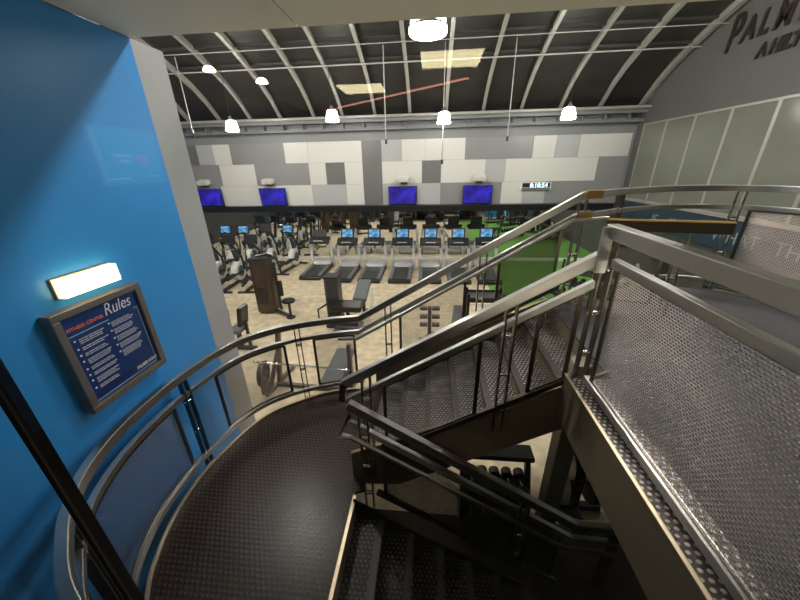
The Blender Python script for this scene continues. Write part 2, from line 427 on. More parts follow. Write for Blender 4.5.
# ------------------------------------------------------------------ railings
RW, RH = .058, .075
def post(root, x, y, z0, z1, d=(1, 0), gap=.07, spacers=3, name='post'):
    d = Vector((d[0], d[1], 0)).normalized(); n = Vector((-d.y, d.x, 0))
    m = MB()
    for s_ in (-1, 1):
        c = Vector((x, y, 0)) + d * (s_ * gap / 2)
        R = Matrix((d, n, Vector((0, 0, 1)))).transposed()
        m.box((c.x, c.y, (z0 + z1) / 2), (.012, .05, z1 - z0), R)
    p = m.build(name, 'steel_dark', root)
    for k in range(spacers):
        z = z0 + (z1 - z0) * (k + .6) / (spacers + .3)
        a = Vector((x, y, z)) - d * (gap / 2 + .01); b_ = Vector((x, y, z)) + d * (gap / 2 + .01)
        MB().cyl(a, b_, .017, seg=12).build('spacer', 'chrome', p, smooth=True)
    return p
def mesh_panel(root, top, bot, m='mesh_metal', fw=.03):
    p = MB().strip(top, bot).build('mesh_panel', m, root)
    f = MB()
    f.bar([top[0], bot[0]], .014, fw, up=(Vector(top[1]) - Vector(top[0]))); f.bar([top[-1], bot[-1]], .014, fw, up=(Vector(top[-1]) - Vector(top[-2])))
    f.bar(top, .012, .02); f.bar(bot, .012, .02)
    f.build('panel_frame', 'steel_dark', p)
    return p
def off(pts, dz, dn=0):
    out = []
    pts = [Vector(p) for p in pts]
    for i, p in enumerate(pts):
        a = pts[max(0, i - 1)]; b_ = pts[min(len(pts) - 1, i + 1)]
        t = (b_ - a); t.z = 0; t.normalize()
        out.append(p + Vector((-t.y, t.x, 0)) * dn + Vector((0, 0, dz)))
    return out
def sub(pts, a, b_):
    n = len(pts) - 1; i0, i1 = round(a * n), round(b_ * n); return pts[i0:i1 + 1]
def lerp(p, q, t): return Vector(p).lerp(Vector(q), t)

# --- curved railing of the landing
zr = H - 1.74
cpts = [(-1.10, .43), (-1.574, .647), (-1.824, .835), (-1.996, 1.009), (-2.138, 1.231), (-2.235, 1.53), (-2.27, 1.87), (-2.255, 2.2), (-2.17, 2.63), (-1.99, 2.953), (-1.645, 3.225), (-1.217, 3.410), (-.87, 3.50)]
cur = catmull([(x, y, zr) for x, y in cpts], 8)
cr = thing('curved_railing', 'curved steel railing with perforated panels around the dark landing by the blue wall', 'railing', (-2.1, 2.1, L), world=True)
MB().bar(cur, RW, RH).build('top_rail', 'steel', cr, bevel=.006)
MB().bar(off(cur, -.19), .045, .05).build('mid_rail', 'steel', cr, bevel=.005)
MB().bar(off(cur, -.93, -.02), .045, .05).build('bottom_rail', 'steel', cr, bevel=.005)
ns = len(cur) - 1
def near(p): return min(range(len(cur)), key=lambda i: (cur[i].xy - Vector(p)).length)
for p in ((-1.90, .92), (-2.255, 2.19), (-1.60, 3.24)):
    i = near(p); t = cur[i + 1] - cur[i - 1]
    post(cr, cur[i].x, cur[i].y, L - .15, zr - .02, (t.x, t.y), .055)
for p, q in (((-1.15, .45), (-1.72, .76)), ((-2.04, 1.06), (-2.265, 2.02)), ((-2.20, 2.5), (-1.74, 3.15)), ((-1.44, 3.31), (-.96, 3.48))):
    seg = cur[near(p):near(q) + 1]; mesh_panel(cr, off(seg, -.23, -.01), off(seg, -.90, -.01))

# --- landing
rim = catmull([(-1.10, .46, 0), (-1.55, .67, 0), (-1.93, 1.05, 0), (-2.10, 1.36, 0), (-2.20, 1.75, 0), (-2.19, 2.2, 0), (-1.97, 2.83, 0), (-1.56, 3.19, 0), (-1.17, 3.38, 0), (-.58, 3.47, 0)], 8)
poly = [(p.x, p.y) for p in rim] + [(-.575, 2.0), (-.66, 1.97), (-.66, .46)]
ld = thing('landing', 'dark studded metal landing with a curved edge between the two stair flights', 'landing', (-1.3, 1.8, L), world=True)
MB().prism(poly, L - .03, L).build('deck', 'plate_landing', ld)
MB().bar([(p.x, p.y, L - .10) for p in rim], .03, .24).build('rim', 'edge_trim', ld, bevel=.004)
MB().bounds(-.668, -.640, .46, 1.94, L - .17, L + .004).build('nosing', 'edge_trim', ld)
for y in (.9, 1.7, 2.5, 3.1): MB().bounds(-1.9 if 1 < y < 2.6 else -1.55, -.7, y - .05, y + .05, L - .2, L - .032).build('joist', 'bronze_paint', ld)
lc = MB().bounds(-1.3, -1.14, 1.7, 1.86, 0, L - .2).build('support_post', 'bronze_paint', ld)

# --- platform
pl = thing('platform', 'upper platform with grey floor and brown edge beam at the head of the stairs', 'platform', (2.4, 1.8, P), world=True)
pe = catmull([(1.60, 3.50, 0), (2.13, 3.84, 0), (2.85, 4.10, 0), (3.42, 4.0, 0), (3.72, 3.62, 0), (3.80, 3.0, 0)], 6)
pp = [(1.04, .31), (1.04, 2.06), (1.34, 2.06), (1.34, 3.5)] + [(p.x, p.y) for p in pe] + [(3.80, .31)]
MB().prism(pp, P - .06, P - .004).build('deck', 'platform_floor', pl)
MB().bounds(1.04, 1.26, .31, 2.05, P - .004, P + .002).build('edge_plate', 'plate_tread', pl)
MB().bounds(1.02, 1.04, .31, 2.12, P - .385, P + .006).build('edge_beam', 'bronze_paint', pl)
MB().bounds(1.012, 1.030, .31, 2.10, P + .006, P + .014).build('edge_lip', 'edge_trim', pl)
MB().bar([(p.x, p.y, P - .16) for p in pe], .03, .32).build('curved_edge_beam', 'bronze_paint', pl)
MB().bounds(3.78, 3.81, .31, 3.0, P - .32, P).build('side_beam', 'bronze_paint', pl)
MB().bounds(1.06, 3.78, 2.0, 2.1, P - .36, P - .07).build('cross_beam', 'bronze_paint', pl)
MB().bounds(1.20, 1.36, 2.30, 2.46, 0, P - .066).build('support_post', 'column_paint', pl, bevel=.008)
MB().bounds(3.3, 3.46, 2.30, 2.46, 0, P - .066).build('support_post', 'bronze_paint', pl, bevel=.008)

# --- platform railing with the large perforated panel
XPn = 1.125
pr = thing('platform_railing', 'wide steel railing with a large perforated panel along the platform edge in the right foreground', 'railing', (XPn, 1.3, P), world=True)
zt = H - .40
MB().bar([(XPn, 2.12, zt), (XPn, .445, zt)], .07, .085).build('top_rail', 'steel', pr, bevel=.006)
MB().bar([(XPn, 2.0, H - .575), (XPn, .445, H - .575)], .045, .055).build('mid_rail', 'steel', pr, bevel=.005)
MB().bar([(XPn, 2.0, H - 1.43), (XPn, .445, H - 1.43)], .045, .05).build('bottom_rail', 'steel', pr, bevel=.005)
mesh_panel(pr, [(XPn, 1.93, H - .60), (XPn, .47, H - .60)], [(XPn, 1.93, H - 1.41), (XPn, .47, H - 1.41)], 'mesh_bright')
post(pr, XPn, 2.09, P - .30, zt - .03, (1, 0), .07, 4)
MB().bounds(1.05, 1.112, 2.055, 2.085, H - .66, H - .37).build('corner_plate', 'steel', pr)

# --- staircases
NOS = lambda x: P + .61 * (x - 1.33)          # nosing line of the upper flight
def flight(root, xs, z0, dz, y0, y1, matn='plate_tread', go=.27):
    for x, z in zip(xs, [z0 + dz * i for i in range(len(xs))]):
        x1 = x + (go if dz > 0 else -go)
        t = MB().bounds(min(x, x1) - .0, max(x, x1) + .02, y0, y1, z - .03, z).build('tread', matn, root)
        MB().bounds(x - .012 if dz > 0 else x - .045, x + .045 if dz > 0 else x + .012, y0 + .01, y1 - .01, z - .045, z + .002).build('nosing', 'nosing_grey', t)
us = thing('staircase', 'upper stair flight of studded treads rising from the landing to the right', 'stairs', (.35, 2.8, L), world=True)
xs = [-.56 + .27 * i for i in range(7)]
flight(us, xs, L + .164, .164, 2.13, 3.46)
for i in range(8): MB().bounds(-.56 + .27 * i + .004, -.56 + .27 * i + .014, 2.14, 3.45, L + .164 * i - .0, L + .164 * (i + 1) - .03).build('riser', 'bronze_paint', us)
for y in (2.10, 3.475):
    MB().side_prism([(-.70, L + .33), (-.70, L + .02), (-.56, L - .05), (-.25, L - .02), (1.335, P - .40), (1.335, P + .03)], y - .0, y + .025).build('stringer', 'bronze_paint', us)
    MB().bar([(-.70, y + .012, L + .336), (.99 if y < 3 else 1.335, y + .012, P - .20 if y < 3 else P + .036)], .03, .012).build('stringer_lip', 'edge_trim', us)
ls = thing('staircase', 'lower stair flight of dark studded treads descending from the landing under the platform', 'stairs', (0, 1.2, 0), world=True)
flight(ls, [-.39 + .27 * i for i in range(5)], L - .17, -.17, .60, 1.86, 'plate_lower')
for i in range(6): MB().bounds(-.66 + .27 * i - .014, -.66 + .27 * i - .004, .61, 1.85, L - .17 * (i + 1), L - .17 * i - .03).build('riser', 'bronze_paint', ls)
for y in (.57, 1.87):
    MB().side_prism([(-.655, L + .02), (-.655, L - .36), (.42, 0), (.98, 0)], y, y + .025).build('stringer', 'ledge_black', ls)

def straight_railing(root, A, B, spans, posts, y, extra_lo=None, hi=None, base=-.93, bottom=True, panel_m='mesh_metal'):
    A, B = Vector(A), Vector(B)
    path = ([Vector(extra_lo)] if extra_lo else []) + [A, B] + ([Vector(hi)] if hi else [])
    MB().bar(path, RW, RH).build('top_rail', 'steel', root, bevel=.006)
    at = lambda x: A.lerp(B, (x - A.x) / (B.x - A.x))
    MB().bar([p + Vector((0, 0, -.18)) for p in path], .045, .05).build('mid_rail', 'steel', root, bevel=.005)
    if bottom:
        MB().bar([at(spans[0][0] - .08) + Vector((0, 0, base)), at(spans[-1][1] + .06) + Vector((0, 0, base))], .04, .045).build('bottom_rail', 'steel_dark', root, bevel=.004)
    for k, (x0, x1) in enumerate(spans):
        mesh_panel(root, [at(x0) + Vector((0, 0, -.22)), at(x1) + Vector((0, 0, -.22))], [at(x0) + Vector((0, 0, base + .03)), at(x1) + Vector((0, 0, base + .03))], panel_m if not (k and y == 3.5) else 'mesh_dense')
    for x, dz in posts:
        p = at(x); post(root, p.x, p.y, p.z + dz, p.z - .03, (1, 0), .07)
    return at
RZ = 1.055
nr = thing('stair_railing', 'near steel railing with perforated panels climbing from the landing to the platform corner', 'railing', (.2, 2.1, L), world=True)
at = straight_railing(nr, (-.70, 2.10, NOS(-.70) + RZ), (1.09, 2.10, NOS(1.09) + RZ), [(-.36, .38), (.77, 1.02)], [(-.51, -1.16), (.575, -1.18)], 2.10)
MB().bar([(-.70, 2.10, NOS(-.70) + RZ + .01), (-.72, 2.09, NOS(-.70) + RZ - .16)], RW, .05, up=(1, 0, 0)).build('end_return', 'steel_dark', nr)
fr = thing('stair_railing', 'far steel railing with perforated panels beside the upper flight, on the gym side', 'railing', (.2, 3.5, L), world=True)
at = straight_railing(fr, (-.88, 3.50, H - 1.745), (1.50, 3.50, H - .315), [(-.36, .40), (.76, 1.36)], [(-.51, -1.10), (.58, -1.10), (1.52, -1.16)], 3.5, hi=(1.60, 3.50, H - .30))
hz = MB().tube([(-1.14, 3.40, H - 1.99), (-.90, 3.40, H - 1.98), (1.42, 3.40, H - .545), (1.75, 3.40, H - .52)], .021, 12)
hz.build('handrail', 'steel', fr, smooth=True)
for x in (-.6, .55, 1.3): MB().tube([(x, 3.40, H - 1.80 + .6226 * (x + .6) - .02), (x, 3.49, H - 1.83 + .6226 * (x + .6))], .009, 8).build('bracket', 'chrome', fr)
MB().bounds(1.53, 1.69, 3.468, 3.532, H - .342, H - .262).build('joint_sleeve', 'brass_warm_light', fr, bevel=.004)  # gold on both sleeves stands in for warm light on steel
MB().bounds(1.50, 1.63, 3.472, 3.528, H - .535, H - .465).build('joint_sleeve', 'brass_warm_light', fr, bevel=.004)

# curved railing of the platform, behind the stairs
qz = H - .30
pc = catmull([(1.62, 3.50, qz), (2.10, 3.84, qz), (2.84, 4.12, qz), (3.40, 4.02, qz), (3.68, 3.66, qz), (3.78, 3.0, qz), (3.78, 1.6, qz)], 8)
cq = thing('platform_curved_railing', 'curved steel railing around the far rim of the upper platform under the windows', 'railing', (2.9, 4.0, P), world=True)
MB().bar(pc, RW, .065).build('top_rail', 'steel', cq, bevel=.006)
MB().bar(off(pc, -.20), .045, .05).build('mid_rail', 'steel', cq, bevel=.005)
MB().bar(off(pc, -1.06), .045, .05).build('bottom_rail', 'steel', cq, bevel=.005)
for i in (7, 24, 40):
    p = pc[i]; t = pc[i + 1] - pc[i - 1]; post(cq, p.x, p.y, P - .2, qz - .02, (t.x, t.y), .07)
seg = pc[26:47]; mesh_panel(cq, off(seg, -.23), off(seg, -1.03), 'mesh_bright')
# short guard rail at the head of the stair
sr = thing('guard_rail', 'short free-ended guard rail with gold-lit top at the head of the stairs', 'railing', (2.2, 3.25, P), world=True)
MB().bar([(1.74, 3.40, H - .585), (2.66, 3.10, H - .572)], .06, .10).build('top_rail', 'bronze_dark', sr, bevel=.006)
MB().bar([(1.74, 3.40, H - .53), (2.66, 3.10, H - .517)], .064, .012).build('cap', 'brass_warm_light', sr)  # gold strip painted for warm light along the rail top
MB().bar([(1.74, 3.40, H - .76), (2.30, 3.22, H - .76)], .05, .07).build('mid_rail', 'bronze_dark', sr, bevel=.006)
mesh_panel(sr, [(1.80, 3.38, H - .80), (2.24, 3.235, H - .80)], [(1.80, 3.38, H - 1.36), (2.24, 3.235, H - 1.36)])
for x, y in ((1.76, 3.39), (2.36, 3.20)): post(sr, x, y, P - .02, H - .63, (.95, -.3), .06)

# railing of the lower flight
lr = thing('stair_railing', 'lower steel railing descending from the landing to the gym floor beneath the platform', 'railing', (.4, 1.92, 0), world=True)
A = Vector((-.63, 1.93, H - 1.715)); B = Vector((1.30, 1.93, H - 2.93))
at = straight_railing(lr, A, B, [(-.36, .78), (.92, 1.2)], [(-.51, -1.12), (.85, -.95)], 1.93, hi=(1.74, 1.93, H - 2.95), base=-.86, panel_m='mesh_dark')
MB().tube([(-.60, 1.90, H - 1.78), (-.70, 1.86, H - 1.97), (-.60, 1.86, H - 1.99), (1.22, 1.86, H - 3.14), (1.66, 1.86, H - 3.17)], .02, 12).build('handrail', 'steel', lr, smooth=True)
MB().bounds(1.62, 1.70, 1.91, 1.95, 0, H - 2.98).build('end_post', 'steel_dark', lr)
for x in (-.4, .5): MB().tube([(x, 1.86, H - 2.0 - .63 * (x + .6)), (x, 1.92, H - 2.03 - .63 * (x + .6))], .009, 8).build('bracket', 'chrome', lr)

# ------------------------------------------------------------------ rules board and its lamp on the blue wall
rs = thing('rules_board', 'framed navy fitness centre rules board on the blue wall under the lit lamp', 'sign', (XW, 1.9, H - 1.22), world=True)
y0, y1, z0, z1 = 1.535, 2.19, H - 1.571, H - .815
f = MB(); w = .05
for a in ((y0, y1, z0, z0 + w), (y0, y1, z1 - w, z1), (y0, y0 + w, z0 + w, z1 - w), (y1 - w, y1, z0 + w, z1 - w)): f.bounds(XW + .002, XW + .08, *a)
f.build('frame', 'sign_frame', rs, bevel=.006)
MB().bounds(XW + .002, XW + .056, y0 + w, y1 - w, z0 + w, z1 - w).build('board', 'sign_navy', rs)
fx = XW + .0575; X_, Z_ = (0, 1, 0), (0, 0, 1)
# wall faces +x: text runs towards +y as seen from the stairs
text_mesh('FITNESS CENTER', .0335, 'sign_orange', rs, 'title', (fx, y0 + .07, z1 - .150), X_, Z_, .001, 0, 'LEFT', .0006, 1.0)
text_mesh('Rules', .128, 'sign_white', rs, 'title_script', (fx + .001, y1 - .325, z1 - .150), X_, Z_, .001, .25, 'LEFT', -.001, .78)
text_mesh('PALMER HOUSE', .038, 'sign_white', rs, 'logo', (fx, y1 - .25, z0 + .09), X_, Z_, .001, .25, 'LEFT', .0005, .75)
ru = MB()
for (a, b_, c, d) in ((y0 + .065, y1 - .31, z1 - .187, z1 - .180), (y1 - .072, y1 - .066, z0 + .07, z1 - .175), (y0 + .065, y1 - .066, z0 + .064, z0 + .071), (y1 - .10, y1 - .066, z1 - .187, z1 - .180)):
    ru.bounds(fx - .001, fx + .001, a, b_, c, d)
ru.build('rule_line', 'sign_pale', rs)
z = z1 - .225
for item in range(8):
    MB().cyl((fx, y0 + .088, z + .004), (fx + .001, y0 + .088, z + .004), .007, seg=10).build('bullet', 'sign_white', rs)
    for ln in range(2 if item % 3 else 3):
        y = y0 + .115; tl = MB()
        while y < y0 + .28 - .03 * random.random():
            ww = random.uniform(.012, .035); tl.bounds(fx - .001, fx + .001, y, y + ww, z, z + .0042); y += ww + .006
        tl.build('text_line', 'sign_white', rs); z -= .0145
    z -= .018
z = z1 - .215
for item in range(5):
    MB().cyl((fx, y0 + .335, z + .004), (fx + .001, y0 + .335, z + .004), .007, seg=10).build('bullet', 'sign_white', rs)
    for ln in range(3 if item < 4 else 4):
        y = y0 + .352; tl = MB()
        while y < y0 + .52 - .03 * random.random():
            ww = random.uniform(.012, .035); tl.bounds(fx - .001, fx + .001, y, y + ww, z, z + .0042); y += ww + .006
        tl.build('text_line', 'sign_white', rs); z -= .0145
    z -= .016
lm = thing('wall_lamp', 'glowing rectangular wall lamp above the rules board on the blue wall', 'lamp', (XW, 1.91, H - .71), world=True)
MB().bounds(XW + .002, XW + .02, 1.668, 2.078, H - .755, H - .62).build('housing', 'brass_warm_light', lm, bevel=.006)
MB().bounds(XW + .02, XW + .075, 1.675, 2.07, H - .75, H - .627).build('diffuser', 'sign_glow', lm, bevel=.006)

# ------------------------------------------------------------------ pendant lamps
pd = thing('pendant_lamp', 'large glowing bell pendant close under the soffit edge at top centre', 'lamp')
def make_pendant(root, cord, glow='lamp_glow'):
    MB().lathe([(.155, .30), (.185, .22), (.205, .12), (.225, .02), (.215, 0), (.03, .012)], seg=32).build('shade', glow, root, smooth=True)
    MB().lathe([(.11, .30), (.12, .33), (.06, .40), (.03, .46)], seg=24).build('cap', 'beam_grey', root, smooth=True)
    MB().lathe([(.222, .055), (.228, .055), (.228, .075), (.222, .075)], seg=32).build('ring', 'silver_plastic', root, smooth=True)
    MB().cyl((0, 0, .46), (0, 0, cord), .008, seg=8).build('cord', 'black_plastic', root)
make_pendant(pd, 3.0, 'lamp_soft'); pd.location = (-.07, 4.0, H + 1.21); pd.scale = (.86, .86, .86)
far = thing('pendant_lamp', 'x', 'lamp', group='pendants along the back wall'); make_pendant(far, 1.9)
labs = ['leftmost lit pendant before the grey beam, beside the stair wall', 'lit pendant before the beam, second from the left', 'lit pendant before the beam, third from the left, above the right half of the screens', 'rightmost lit pendant before the beam, above the digital clock']
for i, (x, z) in enumerate(((-6.43, 1.12), (-3.11, 1.30), (.32, 1.15), (3.9, 1.15))):
    o = far if i == 0 else dup(far, (0, 0, 0), 0)
    o.location = (x, 11.0, H + z); o['label'] = labs[i]; o.scale = (.88, .88, .95)
high = None
for x, y, z in ((-6.5, 5.2, 3.2), (-3.2, 5.2, 3.2), (.3, 5.2, 3.2), (3.8, 5.2, 3.2), (-9.5, 5.2, 3.2), (6.3, 5.2, 3.2)):  # unseen pendants added to light the floor, landing and stairs
    o = dup(far, (x, y, H + z)); o['label'] = 'added pendant, unseen above the soffit, lighting floor and stairs'; o['group'] = 'added pendants above the soffit'
    for c in o.children:
        if c.name.startswith('cord'): c.scale = (1, 1, .3); c.location = (0, 0, .32)
        if c.name.startswith('shade'):
            if high is None: high = c.data.copy(); high.materials.clear(); high.materials.append(MATS['lamp_high'])
            c.data = high
dm = None
for (x, y, z, lab) in ((-6.3, 10.2, 2.55, 'small cream dome lamp under the roof at the left, the upper of two'), (-5.0, 10.6, 2.3, 'small cream dome lamp under the roof, lower and further right of two')):
    t = thing('dome_lamp', lab, 'lamp', (x, y, H + z))
    MB().lathe([(.17, 0), (.165, .03), (.12, .10), (.05, .13)], seg=24).build('shade', 'dome_glow', t, smooth=True)
    MB().cyl((0, 0, .13), (0, 0, roof_z(y) - H - z - .19), .007, seg=8).build('cord', 'black_plastic', t)
for i, (x, y, z, lab) in enumerate(((-1.46, 11., .66, 'thin grey rod hanging from the roof left of centre'), (.296, 11., .05, 'thin grey rod hanging from the roof, the longest, at centre'), (2.23, 11., .65, 'thin grey rod hanging from the roof right of centre with a black tip'), (-7.8, 11., 1.0, 'thin grey rod hanging from the roof next to the stair wall'))):
    t = thing('hanging_rod', lab, 'rod', (x, y, H + z))
    MB().cyl((0, 0, .1), (0, 0, roof_z(y) - H - z - .02), .016, seg=8).build('rod', 'rafter', t)
    MB().cyl((0, 0, -.03), (0, 0, .1), .035, seg=10).build('tip', 'black_plastic', t)

# mezzanine ceiling lights (behind the viewpoint, seen mirrored in the glass)
for x, y, lab in ((-.95, -4.3, 'left lit square panel in the mezzanine ceiling, mirrored in the glass'), (.16, -3.2, 'right lit square panel in the mezzanine ceiling, mirrored in the glass')):
    t = thing('ceiling_panel_light', lab, 'lamp', (x, y, 4.76))
    f = MB()
    for sx, sy, dx, dy in ((0, 1, .64, .03), (0, -1, .64, .03), (1, 0, .03, .6), (-1, 0, .03, .6)): f.box((sx * .305, sy * .305, 0), (dx, dy, .03))
    f.build('frame', 'white_gloss', t); MB().box((0, 0, .004), (.58, .58, .016)).build('diffuser', 'troffer_glow', t)

# unseen linear light added at the foot of the glass to brighten the soffit
ul = thing('added_uplight', 'added unseen light strip on the mezzanine floor, brightening the soffit', 'lamp', (1.7, .11, P), world=True)
MB().bounds(.1, 3.3, .06, .16, P + .001, P + .03).build('housing', 'steel_dark', ul, bevel=.004)
MB().bounds(.13, 3.27, .075, .145, P + .03, P + .034).build('diffuser', 'added_uplight_glow', ul)

st = thing('ceiling_light_strip', 'thin salmon-red light strip slanting across the mezzanine ceiling, mirrored in the glass', 'lamp', (-.8, -4.9, 4.77), world=True)
MB().bar([(-1.95, -5.85, 4.755), (.415, -3.9, 4.755)], .09, .03).build('housing', 'white_gloss', st)
MB().bar([(-1.93, -5.83, 4.737), (.395, -3.92, 4.737)], .06, .006).build('diffuser', 'strip_glow', st)
# poster of the mezzanine room, glow added so its reflection shows
po = thing('glow_poster', 'small teal poster with added glow on the blue wall behind the viewpoint, mirrored in the glass', 'poster', (XW, -1.93, H + .1), world=True)
MB().bounds(XW + .002, XW + .02, -2.22, -1.64, H - .10, H + .31).build('frame', 'silver_plastic', po, bevel=.004)
MB().bounds(XW + .02, XW + .023, -2.205, -1.655, H - .085, H + .295).build('sheet', 'poster_teal', po)
for a in ((-1.67, -1.655, -.08, .29), (-1.93, -1.78, .10, .125), (-1.91, -1.82, .06, .085), (-1.86, -1.70, -.06, -.045), (-2.15, -2.05, -.045, -.035)):
    MB().bounds(XW + .023, XW + .025, a[0], a[1], H + a[2], H + a[3]).build('pale_bar', 'poster_pale', po)
MB().side_prism([(-2.03, H + .03), (-1.97, H + .09), (-1.985, H + .13), (-2.03, H + .115), (-2.075, H + .13), (-2.09, H + .09)], XW + .023, XW + .025, 'x').build('pink_shape', 'poster_pink', po)

# ------------------------------------------------------------------ screens, boxes and clock on the back wall
tv = thing('wall_screen', 'x', 'television', group='screens above the black ledge')
T = rotm('X', -6)
MB().box((0, -.12, .0), (1.14, .06, .70), rotm('X', 6)).build('bezel', 'black_plastic', tv, bevel=.008)
MB().box((0, -.153, 0), (1.09, .004, .65), rotm('X', 6)).build('panel', 'tv_screen', tv)
MB().box((0, -.03, -.02), (.3, .14, .3)).build('bracket', 'dark_plastic', tv)
tlabs = ['leftmost blue wall screen, half beside the stair wall', 'second blue wall screen from the left', 'third blue wall screen from the left, right of the dark grey wall panel', 'rightmost blue wall screen, left of the digital clock']
bx = thing('wall_speaker', 'x', 'wall box', group='pale boxes above the screens')
MB().box((0, -.16, 0), (.44, .30, .17), rotm('X', 14)).build('housing', 'panel_white', bx, bevel=.02)
MB().side_prism([(-.05, -.09), (-.02, -.2), (0, -.2), (0, .06), (-.05, .0)], -.13, .13, 'x').build('bracket', 'rubber_grey', bx)
blabs = ['pale box on the wall above the leftmost screen', 'pale box on the wall above the second screen from the left', 'pale box on the wall above the third screen', 'pale box on the wall above the rightmost screen']
for i, x in enumerate((-9.4, -6.58, -1.17, 1.77)):
    o = tv if i == 0 else dup(tv, (0, 0, 0)); o.location = (x, YB - .04, H - 1.10); o['label'] = tlabs[i]
    o = bx if i == 0 else dup(bx, (0, 0, 0)); o.location = (x - (.12 if i < 2 else -.05), YB - .021, H - .49); o['label'] = blabs[i]
ck = thing('digital_clock', 'digital clock with pale blue digits on the wall right of the screens', 'clock', (3.97, YB - .09, H - .83), world=True)
MB().bounds(3.42, 4.53, YB - .11, YB - .021, H - .965, H - .69).build('housing', 'white_gloss', ck, bevel=.01)
MB().bounds(3.46, 4.49, YB - .116, YB - .109, H - .87, H - .71).build('display', 'black_plastic', ck)
MB().bounds(3.44, 4.51, YB - .113, YB - .108, H - .955, H - .885).build('lower_strip', 'rubber_grey', ck)
text_mesh('8:18:54', .205, 'clock_glow', ck, 'digits', (4.07, YB - .118, H - .862), (1, 0, 0), (0, 0, 1), .001, 0, 'CENTER', .004, 1.1)

# ------------------------------------------------------------------ treadmills
tm = thing('treadmill', 'x', 'treadmill', group='treadmills in a row facing the mirror')
def make_treadmill(t, screen=True):
    MB().box((0, .95, .16), (.52, 1.80, .03)).build('belt', 'belt', t)
    MB().side_prism([(0, .02), (0, .10), (.06, .15), (1.9, .20), (1.9, .02)], -.40, .40, 'x').build('deck', 'black_plastic', t, bevel=.015)
    for s in (-1, 1): MB().side_prism([(.05, .16), (1.75, .20), (1.75, .225), (.05, .18)], s * .33 - .06, s * .33 + .06, 'x').build('side_rail', 'rubber_grey', t, bevel=.008)
    MB().side_prism([(1.42, .20), (1.55, .31), (1.95, .33), (2.08, .22), (2.08, .03), (1.42, .03)], -.37, .37, 'x').build('motor_hood', 'silver_plastic', t, bevel=.03)
    for s in (-1, 1): MB().bar([(s * .41, 1.80, .03), (s * .43, 1.62, .45), (s * .40, 1.62, .85), (s * .36, 1.52, 1.13)], .10, .13, up=(0, 1, 0)).build('upright', 'white_gloss', t, bevel=.02)
    MB().side_prism([(1.36, 1.03), (1.34, 1.10), (1.62, 1.30), (1.70, 1.22), (1.55, 1.02)], -.40, .40, 'x').build('console', 'black_plastic', t, bevel=.03)
    for s in (-1, 1): MB().tube([(s * .37, 1.50, 1.08), (s * .38, 1.22, 1.04), (s * .34, 1.12, 1.02)], .024, 10).build('handle', 'dark_plastic', t, smooth=True)
    MB().tube([(-.16, 1.40, 1.13), (-.16, 1.30, 1.17), (.16, 1.30, 1.17), (.16, 1.40, 1.13)], .018, 8).build('pulse_bar', 'silver_plastic', t, smooth=True)
    if screen:
        s = MB().box((0, 1.63, 1.45), (.50, .05, .36), rotm('X', -14)).build('screen_housing', 'black_plastic', t, bevel=.015)
        MB().box((0, 1.602, 1.455), (.40, .01, .28), rotm('X', -14)).build('screen', 'tablet_screen', s)
    else:
        MB().box((0, 1.62, 1.40), (.55, .05, .30), rotm('X', -20)).build('screen_housing', 'black_plastic', t, bevel=.015)
make_treadmill(tm)
off_ = thing('treadmill', 'leftmost treadmill, with its screen off, next to the ellipticals', 'treadmill', (-4.38, 10.6, 0), math.radians(0))
make_treadmill(off_, False)
ords = ['first', 'second', 'third', 'fourth', 'fifth', 'sixth']
for i, x in enumerate((-3.2, -2.16, -1.08, -.02, 1.0, 2.02)):
    o = tm if i == 0 else dup(tm, (0, 0, 0)); o.location = (x, 10.36, .0 if x < 1.5 else .012)
    o['label'] = '%s treadmill with a lit screen counting from the left, facing the mirror' % ords[i]

# ------------------------------------------------------------------ ellipticals
el = thing('elliptical_trainer', 'x', 'elliptical', group='ellipticals near the left wall')
def make_elliptical(t, screen=True):
    b = MB(); b.bounds(-.30, .30, -.05, .03, 0, .06); b.bounds(-.32, .32, 1.55, 1.64, 0, .06); b.bounds(-.05, .05, 0, 1.6, .03, .11)
    b.build('base_frame', 'black_plastic', t, bevel=.01)
    MB().cyl((-.11, 1.15, .42), (.11, 1.15, .42), .34, seg=32).build('flywheel_cover', 'white_gloss', t, bevel=.03, smooth=True)
    MB().cyl((-.115, 1.15, .42), (.115, 1.15, .42), .2, seg=24).build('flywheel_hub', 'rubber_grey', t, smooth=True)
    MB().bar([(0, 1.28, .35), (0, 1.18, .9), (0, 1.02, 1.42)], .11, .14, up=(0, 1, 0)).build('mast', 'dark_plastic', t, bevel=.03)
    s = MB().box((0, .98, 1.58), (.46, .06, .34), rotm('X', -15)).build('console', 'black_plastic', t, bevel=.02)
    if screen: MB().box((0, .947, 1.59), (.36, .01, .25), rotm('X', -15)).build('screen', 'tablet_screen', s)
    for s_ in (-1, 1):
        d = .16 * s_
        a = MB().tube([(s_ * .27, .95 + d, .5), (s_ * .30, 1.02, .95), (s_ * .29, .90 - d, 1.32), (s_ * .25, .72 - d, 1.52), (s_ * .17, .66 - d, 1.56)], .036, 10).build('swing_arm', 'black_plastic', t, smooth=True)
        MB().bar([(s_ * .17, .10, .20 + .1 * (s_ + 1)), (s_ * .17, 1.0 + d, .36 + .06 * s_)], .06, .06).build('pedal_arm', 'black_plastic', t, bevel=.01)
        MB().box((s_ * .17, .38, .31 + .07 * (s_ + 1)), (.17, .42, .05), rotm('X', 6)).build('pedal', 'black_plastic', t, bevel=.015)
    MB().tube([(-.22, 1.05, 1.30), (-.25, .82, 1.28), (.25, .82, 1.28), (.22, 1.05, 1.30)], .02, 8).build('hand_grip', 'chrome', t, smooth=True)
make_elliptical(el)
